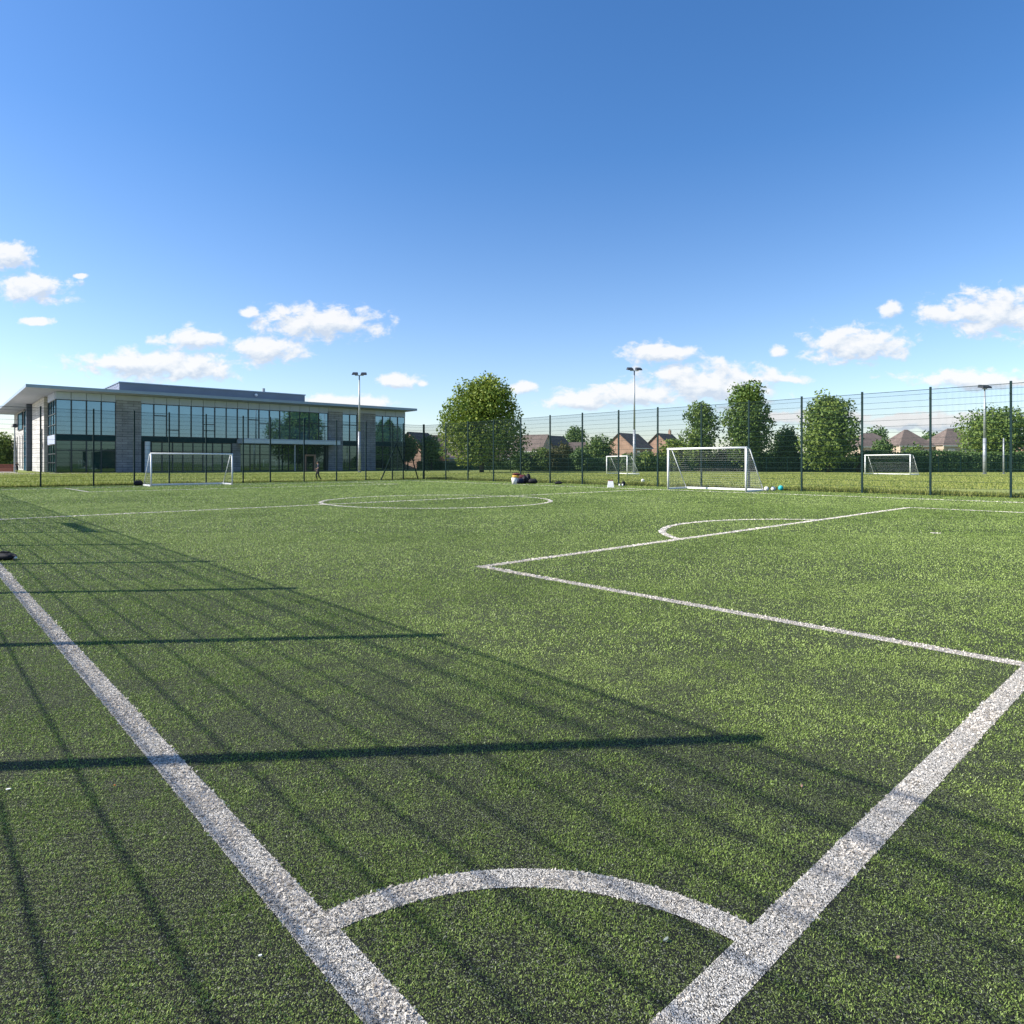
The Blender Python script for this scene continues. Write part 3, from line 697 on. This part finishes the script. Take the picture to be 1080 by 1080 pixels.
def tree(name,label,px,Y,top,bot,w_px,mat,seed,leafn=9000,leaf=.34,k=70,cr=None,trunk_r=.3,group='trees beyond the fences',prof=None,extra=()):
    X_=at(px,Y); zt_=zz(top,Y); zb_=zz(bot,Y); rw=w_px/2/F*Y; rz_=(zt_-zb_)/2; cr=cr or rw*.26
    t=thing(name,label,'tree',(X_,Y,0),0,group)
    bl=clumps(0,(zt_+zb_)/2,rw-cr*.7,rz_-cr*.7,k,cr,seed,prof=prof)
    for e in extra: bl.append(((e[0]-px)/F*Y,e[3] if len(e)>3 else 0,zz(e[1],Y),e[2]/F*Y))
    V_,r_=leaves(bl,leafn,leaf,seed)
    me=quads_mesh('crown',V_,r_,mat); link('crown',me,t)
    m=MB(); ztr=zb_+rz_*.7
    m.bar((0,0,-.1),(.05,0,ztr*.55),trunk_r,trunk_r*.75); m.bar((.05,0,ztr*.55),(0,.1,ztr*1.3),trunk_r*.75,trunk_r*.25)
    rd=random.Random(seed)
    for b_ in rd.sample(bl,min(14,len(bl))):
        z0=rd.uniform(.4,.95)*ztr; m.bar((.03,0,z0),(b_[0]*.85,b_[1]*.85,max(b_[2]-.3,z0+.4)),trunk_r*.35,.04,seg=5)
    m.build('trunk',M['bark'],t,True)
    return t
tree('broadleaf_tree','largest round yellow green tree, standing alone right of the glass building',508,112,395,493,90,M['leaf_oak'],3,24000,.34,75,2.3,.42,
     prof=lambda z:1.0 if z>-.1 else 1.22,extra=((479,462,17),(539,460,17),(472,476,9),(543,476,11),(490,480,13),(525,480,13),(507,476,15),(512,404,12),(492,412,12),(530,416,12)))
tree('broadleaf_tree','tallest of the trees behind the right goal',789,118,402,492,50,M['leaf_mid'],5,14000,.36,70,1.9,.35,prof=lambda z:1.,extra=((813,464,12),(769,442,11),(806,450,12),(775,470,16),(803,476,16),(794,410,10),(778,425,9)))
tree('broadleaf_tree','slim pale green tree left of the tallest tree behind the right goal',739,122,420,490,38,M['leaf_mid'],8,7000,.34,50,1.7,.3,extra=((724,464,12),(752,456,10),(735,475,16),(726,440,7)))
tree('broadleaf_tree','wide green tree between the right goal and the brown hipped roofs',874,112,414,494,56,M['leaf_mid'],13,16000,.36,80,1.9,.35,prof=lambda z:1. if z>.3 else 1.1,extra=((853,468,13),(895,464,14),(899,480,13),(857,484,12),(872,484,15),(868,420,10),(885,434,11)))
tree('broadleaf_tree','broad olive green tree behind the hedge at the right edge',1052,125,430,484,80,M['leaf_mid'],17,12000,.38,80,2.2,.35,extra=((1024,470,10),(1082,460,14),(1020,478,8)))
tree('small_tree','small tree seen through the corner of the fence beside the building',430,150,459,488,24,M['leaf_mid'],21,3200,.4,26,1.6,.2)
tree('small_tree','small dark tree between the brick house and the largest tree',455,145,461,487,24,M['leaf_mid'],22,3200,.4,26,1.6,.2)
tree('broadleaf_tree','dark rounded tree above the low roofs right of the largest tree',608,230,450,486,24,M['leaf_dark'],23,3500,.6,26,2.6,.3)
tree('broadleaf_tree','dark tree at the left edge beyond the building',0,150,457,492,30,M['leaf_mid'],24,4200,.42,34,2.,.3)
tree('broadleaf_tree','dark tree rising behind the brown hipped roofs',926,210,452,486,24,M['leaf_dark'],25,3500,.55,26,2.4,.3)
tree('broadleaf_tree','dark low tree between the two right hipped roofs',982,215,456,486,26,M['leaf_dark'],26,3500,.55,26,2.4,.3)
tree('small_tree','bushy green tree in front of the brick gable',631,130,461,496,36,M['leaf_mid'],27,5500,.34,40,1.6,.22,extra=((618,480,9),(645,482,8)))
tree('small_tree','dark shrubby tree between the tallest and the wide tree',829,122,450,496,34,M['leaf_dark'],28,5500,.34,40,1.6,.22)
tree('small_tree','pale bushy tree left of the slim tree behind the right goal',712,125,462,497,36,M['leaf_oak'],29,5500,.32,40,1.5,.2,extra=((700,478,8),(722,470,8)))
tree('small_tree','small tree half hiding the left hipped roof house',931,132,463,494,22,M['leaf_dark'],30,3200,.34,24,1.4,.2)
tree('small_tree','olive shrub tree in front of the middle hipped roof house',962,130,470,494,26,M['leaf_mid'],31,3000,.34,24,1.3,.2)
tree('small_tree','rust tinged small tree left of the brick gable',596,135,467,496,24,M['leaf_rust'],32,3200,.34,24,1.4,.2)
for i,(px_,tp,wd_,mt,lb) in enumerate(((553,478,26,'leaf_dark','dark shrub below the brown roof, next to the largest tree'),(573,474,26,'leaf_mid','green shrub under the brown roofed house'),
   (586,476,24,'leaf_rust','olive shrub right of the brown roofed house'),(611,474,22,'leaf_dark','dark shrub left of the small far goal'),
   (664,482,26,'leaf_dark','low dark shrub behind the small far goal'),(684,478,26,'leaf_mid','green shrub right of the small far goal'),(765,476,34,'leaf_dark','dark shrub behind the right goal crossbar'),
   (805,478,30,'leaf_dark','dark shrub right of the goal under the tallest tree'),(740,478,30,'leaf_mid','green shrub behind the right goal net'),(840,480,30,'leaf_dark','dark shrub at the foot of the wide tree'))):
    t=thing('shrub',lb,'shrub',(at(px_,124),124,0),0,'shrubs along the far boundary')
    rw=wd_/2/F*124*1.15; zt_=zz(tp,124)
    bl=clumps(0,zt_*.48,rw-.5,zt_*.5-.3,26,1.15,40+i,ry=rw*.6); V_,r_=leaves(bl,3000,.3,60+i); link('crown',quads_mesh('crown',V_,r_,M[mt]),t)
    m=MB()
    for q in range(5): m.bar((random.uniform(-.4,.4),0,-.05),(random.uniform(-rw,rw)*.6,random.uniform(-.6,.6),zt_*.6),.06,.02,seg=5)
    m.build('trunk',M['bark'],t)
def hedge(label,px0,px1,Y0,Y1,top,mat,seed,count):
    x0,x1=at(px0,Y0),at(px1,Y1); L=math.hypot(x1-x0,Y1-Y0); h=zz(top,(Y0+Y1)/2)
    t=thing('hedge',label,'hedge',(x0,Y0,0),math.atan2(Y1-Y0,x1-x0),'hedges along the far boundary'); rg=np.random.default_rng(seed)
    n_=count; x=rg.uniform(0,L,n_); hh=h*(1+.1*(vnoise(x,x*0,.5,seed)-.5)*2); side=rg.random(n_)<.6
    y=np.where(side,-.9+rg.normal(0,.22,n_)+.5*(vnoise(x,hh*0,1.1,seed+1)-.5),rg.uniform(-.9,.9,n_)); z=np.where(side,rg.uniform(0,1,n_)*hh,hh+rg.normal(0,.15,n_))
    c=np.stack([x,y,z],1); nr=np.where(side[:,None],[0,-1,.2],[0,0,1.])+rg.normal(size=(n_,3))*.6; nr/=np.linalg.norm(nr,axis=1)[:,None]
    u=np.cross(nr,rg.normal(size=(n_,3))); u/=np.linalg.norm(u,axis=1)[:,None]; v=np.cross(nr,u); s=.26*rg.uniform(.6,1.4,n_)[:,None]
    V_=np.stack([c-u*s*.5,c+v*s*.4,c+u*s*.5,c-v*s*.4],1).astype(np.float32)
    link('foliage',quads_mesh('foliage',V_,np.clip(vnoise(x,z,.9,seed+2)*.6+rg.random(n_)*.4,0,1),mat),t)
    m=MB(); m.box(.1,L-.1,-.6,.7,0,h*.9); m.build('stems',M['bark'],t)
hedge('long clipped dark hedge in front of the hipped roof houses at the right',905,1130,112,118,479,M['leaf_dark'],70,26000)
hedge('lower dark hedge behind the right goal',560,905,126,122,483,M['leaf_dark'],71,26000)
hedge('low hedge seen under the crown of the largest tree',440,560,150,150,487,M['leaf_dark'],72,9000)

# ------------------------------------------------------------------ houses
def house(label,px,Y,rz,Wd,Dp,eave,ridge,kind,wallm,roofm,group='houses beyond the far hedges',chimney=None,wins=()):
    t=thing('brick_house',label,'house',(at(px,Y),Y,0),rz,group); w2,d2=Wd/2,Dp/2; ov=.35
    m=MB(); m.prism([(-w2,-d2),(w2,-d2),(w2,d2),(-w2,d2)],0,eave)
    if kind=='gable':   # ridge along local x, gables at +-x
        for s in (-1,1): m.poly([(s*w2,-d2,eave),(s*w2,d2,eave),(s*w2,0,ridge-.1)][::s])
    m.build('wall',M[wallm],t)
    m=MB(); th_=.18
    if kind=='gable':
        for s in (-1,1):
            sl=(ridge-eave)/d2; e=(w2+ov); y1=s*(d2+ov); ze=eave-ov*sl
            n_=len(m.v); m.v+=[(-e,0,ridge+.05),(e,0,ridge+.05),(e,y1,ze+.05),(-e,y1,ze+.05),(-e,0,ridge-th_+.05),(e,0,ridge-th_+.05),(e,y1,ze-th_+.05),(-e,y1,ze-th_+.05)]
            for q in ((0,1,2,3),(7,6,5,4),(3,2,6,7),(1,5,6,2),(0,3,7,4)): m.f.append(tuple(n_+i for i in q)); m.m.append(0)
    else:
        rl=max(0,w2-d2)*1.0+.3; e,f_=w2+ov,d2+ov; z=eave-.05
        m.v=[(-e,-f_,z),(e,-f_,z),(e,f_,z),(-e,f_,z),(-rl,0,ridge),(rl,0,ridge)]
        m.f=[(0,1,5,4),(1,2,5),(2,3,4,5),(3,0,4),(3,2,1,0)]; m.m=[0]*5
    rf_=m.build('roof',M[roofm],t)
    m=MB(); m.box(-w2-ov-.02,w2+ov+.02,-d2-ov-.08,-d2-ov,eave-.32,eave-.1) if kind!='gable' else m.box(-w2-.1,w2+.1,-d2-ov-.12,-d2-ov-.02,eave-.5,eave-.32)
    m.build('gutter',M['white_plastic'],t)
    if chimney is not None:
        MB().box(chimney-.35,chimney+.35,-.3,.3,ridge-.6,ridge+1.0).bar((chimney,0,ridge+1),(chimney,0,ridge+1.35),.14).build('chimney',M['brick'],rf_)
    for (x,z0,z1,wd_) in wins:
        f=MB().box(x-wd_/2,x+wd_/2,-d2-.06,-d2+.05,z0,z1).build('window',M['white_plastic'],t)
        MB().box(x-wd_/2+.1,x-.04,-d2-.075,-d2-.062,z0+.1,z1-.1).box(x+.04,x+wd_/2-.1,-d2-.075,-d2-.062,z0+.1,z1-.1).build('pane',M['glass_house'],f)
W4=[(-2.3,3.4,4.6,1.4),(2.3,3.4,4.6,1.4)]
house('brick gabled house with dark roof behind the tall mast in the middle',663,170,R(50),9.5,8.2,5.6,9.1,'gable','brick','tiles',wins=W4)
house('smaller brick gabled house right of the tall mast',701,178,R(50),8.,8,5.8,9.4,'gable','brick','tiles',chimney=3.,wins=W4)
house('wide house with a broad light brown roof next to the largest tree',562,185,R(-28),9.,9,5.0,9.4,'gable','brick_buff','tiles_brown',wins=W4)
house('house with dark red brown roof behind the broad light brown roof',583,192,R(48),9.5,8,5.2,9.4,'gable','brick','tiles',wins=W4)
house('low house with white fascia beside the dark rounded tree',607,195,R(5),6,7,5.2,7.6,'gable','brick_buff','tiles_brown',wins=W4)
house('hipped roof house partly behind the wide green tree',916,165,R(8),11,9,5.6,9.0,'hip','brick_buff','tiles_brown',wins=W4)
house('hipped roof house in the middle of the right row',955.5,160,R(3),8.2,8,5.7,9.6,'hip','brick_buff','tiles_brown',wins=[(-2.3,3.4,4.7,1.5),(2.3,3.4,4.7,1.5)])
house('hipped roof house nearest the right floodlight mast',1003,158,R(3),10.2,9,5.7,9.8,'hip','brick_buff','tiles_brown',wins=[(-3.2,3.4,4.8,1.6),(0,3.4,4.8,1.6),(2.8,3.4,4.8,1.8)])
house('brick house glimpsed at the right edge behind the broad olive tree',1088,160,R(-5),9,8,5.2,7.6,'gable','brick','tiles',wins=W4)
house('tall orange brick gable seen between the two small trees beside the building',441,175,R(60),8,8,6.,9.6,'gable','brick','tiles',wins=W4)
house('brick house with dark roof left of the largest tree',456,190,R(10),9,8,5.8,9.5,'gable','brick','tiles',wins=W4)
house('low buff building seen under the crown of the largest tree',515,185,R(0),22,9,3.2,5.4,'gable','brick_buff','tiles_brown',wins=[(-6,1,2.4,2),(0,1,2.4,2),(5,1,2.4,2)])
house('brick house behind the corner of the fence, left of the orange gable',426,185,R(10),8,8,5.6,9.2,'gable','brick','tiles_brown',wins=W4)

# distant wooded horizon
rgx=np.random.default_rng(99); bl=[]
for i in range(420):
    ang=random.uniform(-1.05,1.25); rr=random.uniform(300,360); hgt=random.uniform(3,7)
    bl.append((rr*math.sin(ang),rr*math.cos(ang),hgt*.5,hgt*.85))
V_,r_=leaves(bl,36000,1.5,98,flat=.7); V_[:,:,2]=np.maximum(V_[:,:,2],-.02)
struct(tag(link('distant_woodland',quads_mesh('distant_woodland',V_,r_,M['leaf_dark'])),'distant band of trees on the horizon','woodland'),'stuff')

# ------------------------------------------------------------------ small items
def football(label,px,py,mat,r=.11,group='loose footballs'):
    Y_=yd(py); t=thing('football',label,'ball',(at(px,Y_),Y_,0),random.uniform(0,3),group)
    MB().ball((0,0,r),r,nu=20,nv=12).build('ball_shell',mat,t,True)
    m=MB()
    for (tx_,ty_) in ((.3,0.5),(1.4,.2),(2.6,.6),(3.8,.1),(5.1,.5),(0,1.57)):
        c=Vector((math.cos(ty_)*math.cos(tx_),math.cos(ty_)*math.sin(tx_),math.sin(ty_))); u=c.orthogonal().normalized(); v=c.cross(u)
        m.poly([Vector((0,0,r))+(c+ (u*math.cos(q*1.2566)+v*math.sin(q*1.2566))*.33).normalized()*r*1.012 for q in range(5)])
    m.build('patch',M['black_fabric'],t)
football('white football lying right beside the foot of the right goal',808.5,518.0,M['white_plastic'],.13)
football('white football between the other white ball and the teal ball',815.5,517.8,M['white_plastic'],.13)
football('teal ball, rightmost of the three by the right goal',823.5,517.4,M['teal_plastic'],.15)
football('white football lying on the grass beyond the right fence',678,509,M['white_plastic'],.15)

def bag(label,px,py,L,Wd,H,mat,rz=0,strap='black_fabric',group='bags and kit at the foot of the fence',Yo=None):
    Y_=Yo or yd(py); t=thing('sports_bag',label,'bag',(at(px,Y_),Y_,0),rz,group)
    m=MB(); seg=12; rings_=9
    for i in range(rings_+1):
        x=-L/2+L*i/rings_; s=math.sqrt(max(.05,1-(2*i/rings_-1)**4))
        for j in range(seg):
            th=2*math.pi*j/seg; k2=1+random.uniform(-.05,.05); m.v.append((x,Wd/2*s*k2*math.cos(th),max(0,H/2+H/2*s*k2*math.sin(th)*1.1)))
    for i in range(rings_):
        for j in range(seg): k2=(j+1)%seg; m.f.append((i*seg+j,(i+1)*seg+j,(i+1)*seg+k2,i*seg+k2)); m.m.append(0)
    m.f.append(tuple(range(seg))[::-1]); m.f.append(tuple(range(rings_*seg,(rings_+1)*seg))); m.m+=[0,0]
    m.build('bag_body',mat,t,True)
    m=MB(); pts=[(-L*.25,0,H*.98),(-L*.15,0,H*1.18),(L*.15,0,H*1.18),(L*.25,0,H*.98)]
    for p,q in zip(pts,pts[1:]): m.bar(p,q,.018,seg=6)
    m.build('handle',M[strap],t)
    return t
bag('dark navy bag leaning by the fence, right of the white bucket',548.5,510.3,.6,.4,.42,M['navy_fabric'],.4)
bag('black bag in the middle of the kit pile',553.5,510,.5,.4,.55,M['black_fabric'],1.2)
bag('tallest black rucksack of the kit pile',557,509.6,.4,.4,.72,M['black_fabric'],1.4)
bag('maroon bag behind the white bucket in the kit pile',551,508.9,.7,.5,.6,M['maroon_fabric'],.1)
bag('low black bag at the right end of the kit pile',562,510.2,.7,.4,.36,M['black_fabric'],.1)
bag('small dark bag lying alone on the turf right of the kit pile',589,510.6,.6,.3,.18,M['black_fabric'],.1)
bag('small dark bag at the fence post left of the far goal',146,512.2,.55,.4,.35,M['black_fabric'],.5)
bag('low black bag lying at the left edge of the turf by the touchline',5,590.6,.36,.2,.11,M['black_fabric'],.05,group='kit by the touchline')
Y_=yd(590.4); t=thing('drink_bottle','white capped bottle lying against the black bag at the left edge','bottle',(at(15,Y_),Y_-.02,0),R(-10))
MB().bar((-.06,0,.03),(.02,0,.03),.028,seg=12).build('bottle_body',M['door_timber'],t,True); MB().bar((.021,0,.035),(.06,0,.04),.026,.018,seg=12).build('cap',M['white_plastic'],t,True)
# bucket
Y_=yd(511); t=thing('bucket','white bucket with red and yellow kit on top at the left of the kit pile','bucket',(at(542.5,Y_),Y_,0))
MB().bar((0,0,0),(0,0,.5),.17,.22,seg=16).build('bucket_body',M['white_plastic'],t,True)
Y2=Y_; t=thing('folded_bibs','red and yellow training bibs heaped on the white bucket','bibs',(at(544,Y2),Y2,.5))
MB().ball((0,0,.1),.22,1.3,1,.5,jit=.1).build('yellow_bib',M['yellow_plastic'],t,True); MB().ball((.05,0,.26),.22,1.4,1,.4,jit=.1).build('red_bib',M['maroon_fabric'],t,True)
# board
Y_=yd(514.0); t=thing('notice_board','white leaning board with an orange top edge left of the right goal','board',(at(644.5,Y_),Y_,0),R(5))
m=MB(); m.v=[(-.24,0,0),(.2,0,0),(.2,.28,.42),(-.12,.28,.42),(-.24,.06,0),(.2,.06,0),(.2,.31,.42),(-.12,.31,.42)]
m.f=[(0,1,2,3),(7,6,5,4),(0,4,5,1),(1,5,6,2),(2,6,7,3),(3,7,4,0)]; m.m=[0]*6; m.build('panel',M['white_plastic'],t)
MB().box(-.13,.21,.27,.33,.42,.47).build('top_edge',M['orange_plastic'],t); MB().bar((.05,.6,0),(.05,.3,.42),.012).build('leg',M['white_plastic'],t)
for px_,mt,lb in ((653.5,'white_plastic','white bottle standing just right of the white board'),(656.7,'white_plastic','second white bottle right of the white board'),):
    Y_=yd(513); t=thing('drink_bottle',lb,'bottle',(at(px_,Y_),Y_,0)); MB().bar((0,0,0),(0,0,.17),.055,seg=12).build('bottle_body',M[mt],t,True); MB().bar((0,0,.17),(0,0,.24),.03,seg=10).build('cap',M['black_fabric'],t)
bag('tiny dark bag behind the two white bottles',657.5,512.4,.28,.2,.3,M['black_fabric'],.3)
# crumbs of litter on the turf near the camera
def scrap(label,px,py,mat,s,rz,nm='litter',cat='litter'):
    Y_=yd(py); m=MB(); n_=7; pts=[]
    for i in range(n_):
        t_=2*math.pi*i/n_; r_=s*random.uniform(.5,1.1); pts.append((r_*math.cos(t_),r_*.45*math.sin(t_)))
    m.prism(pts,.007,.011); o=m.build(nm,mat); o.location=(at(px,Y_),Y_,0); o.rotation_euler=(R(8),R(-6),rz)
    tag(o,label,cat)
scrap('small white scrap on the turf at the left edge below the long shadow',9,834,M['white_plastic'],.014,.2)
scrap('pale torn scrap inside the corner arc',702,993,M['litter'],.013,.7)
scrap('tiny orange speck on the turf left of the touchline',121,830,M['orange_plastic'],.006,.2)
scrap('brown dry leaf on the turf right of the long shadow tip',845,830,M['door_timber'],.013,1.2,'dry_leaf','leaf')
scrap('white speck on the turf left of the corner arc',275,1010,M['white_plastic'],.007,.2)
scrap('tan dry leaf right of the goal line near the corner',947,1012,M['door_timber'],.01,.5,'dry_leaf','leaf')

# ------------------------------------------------------------------ people
def person(label,px,py,Hh,rz,top,legs,pose=0,yo=None):
    Y_=yo or yd(py); t=thing('person',label,'person',(at(px,Y_),Y_,0),rz)
    k=Hh/1.75
    J={'pel':(0,0,.95),'sp':(0,.0,1.15),'ch':(0,.01,1.38),'nk':(0,.0,1.5),'hd':(0,-.03,1.6),'ht':(0,-.03,1.72),
       'hl':(-.1,0,.92),'kl':(-.12,-.16,.5),'al':(-.12,-.02,.08),'tl':(-.12,-.18,.04),'hr':(.1,0,.92),'kr':(.12,.0,.5),'ar':(.13,.26,.1),'tr':(.13,.14,.04),
       'sl':(-.2,0,1.42),'el':(-.27,.08,1.15),'wl':(-.25,-.08,.93),'fl':(-.25,-.12,.85),'sr':(.2,0,1.42),'er':(.26,-.05,1.15),'wr':(.2,-.26,1.05),'fr':(.18,-.33,1.03)}
    E=[('pel','sp'),('sp','ch'),('ch','nk'),('nk','hd'),('hd','ht'),('pel','hl'),('hl','kl'),('kl','al'),('al','tl'),('pel','hr'),('hr','kr'),('kr','ar'),('ar','tr'),('ch','sl'),('sl','el'),('el','wl'),('wl','fl'),('ch','sr'),('sr','er'),('er','wr'),('wr','fr')]
    Rr={'pel':.15,'sp':.14,'ch':.16,'nk':.06,'hd':.1,'ht':.07,'hl':.1,'kl':.065,'al':.045,'tl':.035,'hr':.1,'kr':.065,'ar':.045,'tr':.035,'sl':.065,'el':.045,'wl':.03,'fl':.03,'sr':.065,'er':.045,'wr':.03,'fr':.03}
    ks=list(J); me=bpy.data.meshes.new('body'); me.from_pydata([tuple(c*k for c in J[q]) for q in ks],[(ks.index(p),ks.index(q)) for p,q in E],[])
    o=bpy.data.objects.new('tmp',me); COL.objects.link(o)
    md=o.modifiers.new('s','SKIN'); 
    for i,q in enumerate(ks): me.skin_vertices[0].data[i].radius=(Rr[q]*k,Rr[q]*k*(.72 if q in('pel','sp','ch') else 1))
    me.skin_vertices[0].data[0].use_root=True
    ss=o.modifiers.new('u','SUBSURF'); ss.levels=2; ss.render_levels=2
    dg=bpy.context.evaluated_depsgraph_get(); m2=bpy.data.meshes.new_from_object(o.evaluated_get(dg)); bpy.data.objects.remove(o)
    m2.materials.clear()
    for q in (M['skin'],top,legs,M['black_fabric']): m2.materials.append(q)
    for p in m2.polygons:
        c=p.center/k; p.use_smooth=True
        p.material_index=0 if (c.z>1.49 or (abs(c.x)>.21 and c.z<1.22) or (c.y<-.16 and .9<c.z<1.2)) else (1 if c.z>.95 else (2 if c.z>.13 else 3))
    link('body',m2,t)
    MB().ball((0,.0,1.68*k),.115*k,.95,1.05,.85).build('hair',M['hair'],t,True)
person('person in a dark top and dark trousers walking along the far fence by the entrance',335.5,507.0,1.72,R(-60),M['navy_fabric'],M['black_fabric'])
person('distant person in dark clothes by the left end of the building',18,0,1.75,R(70),M['black_fabric'],M['black_fabric'],yo=108)
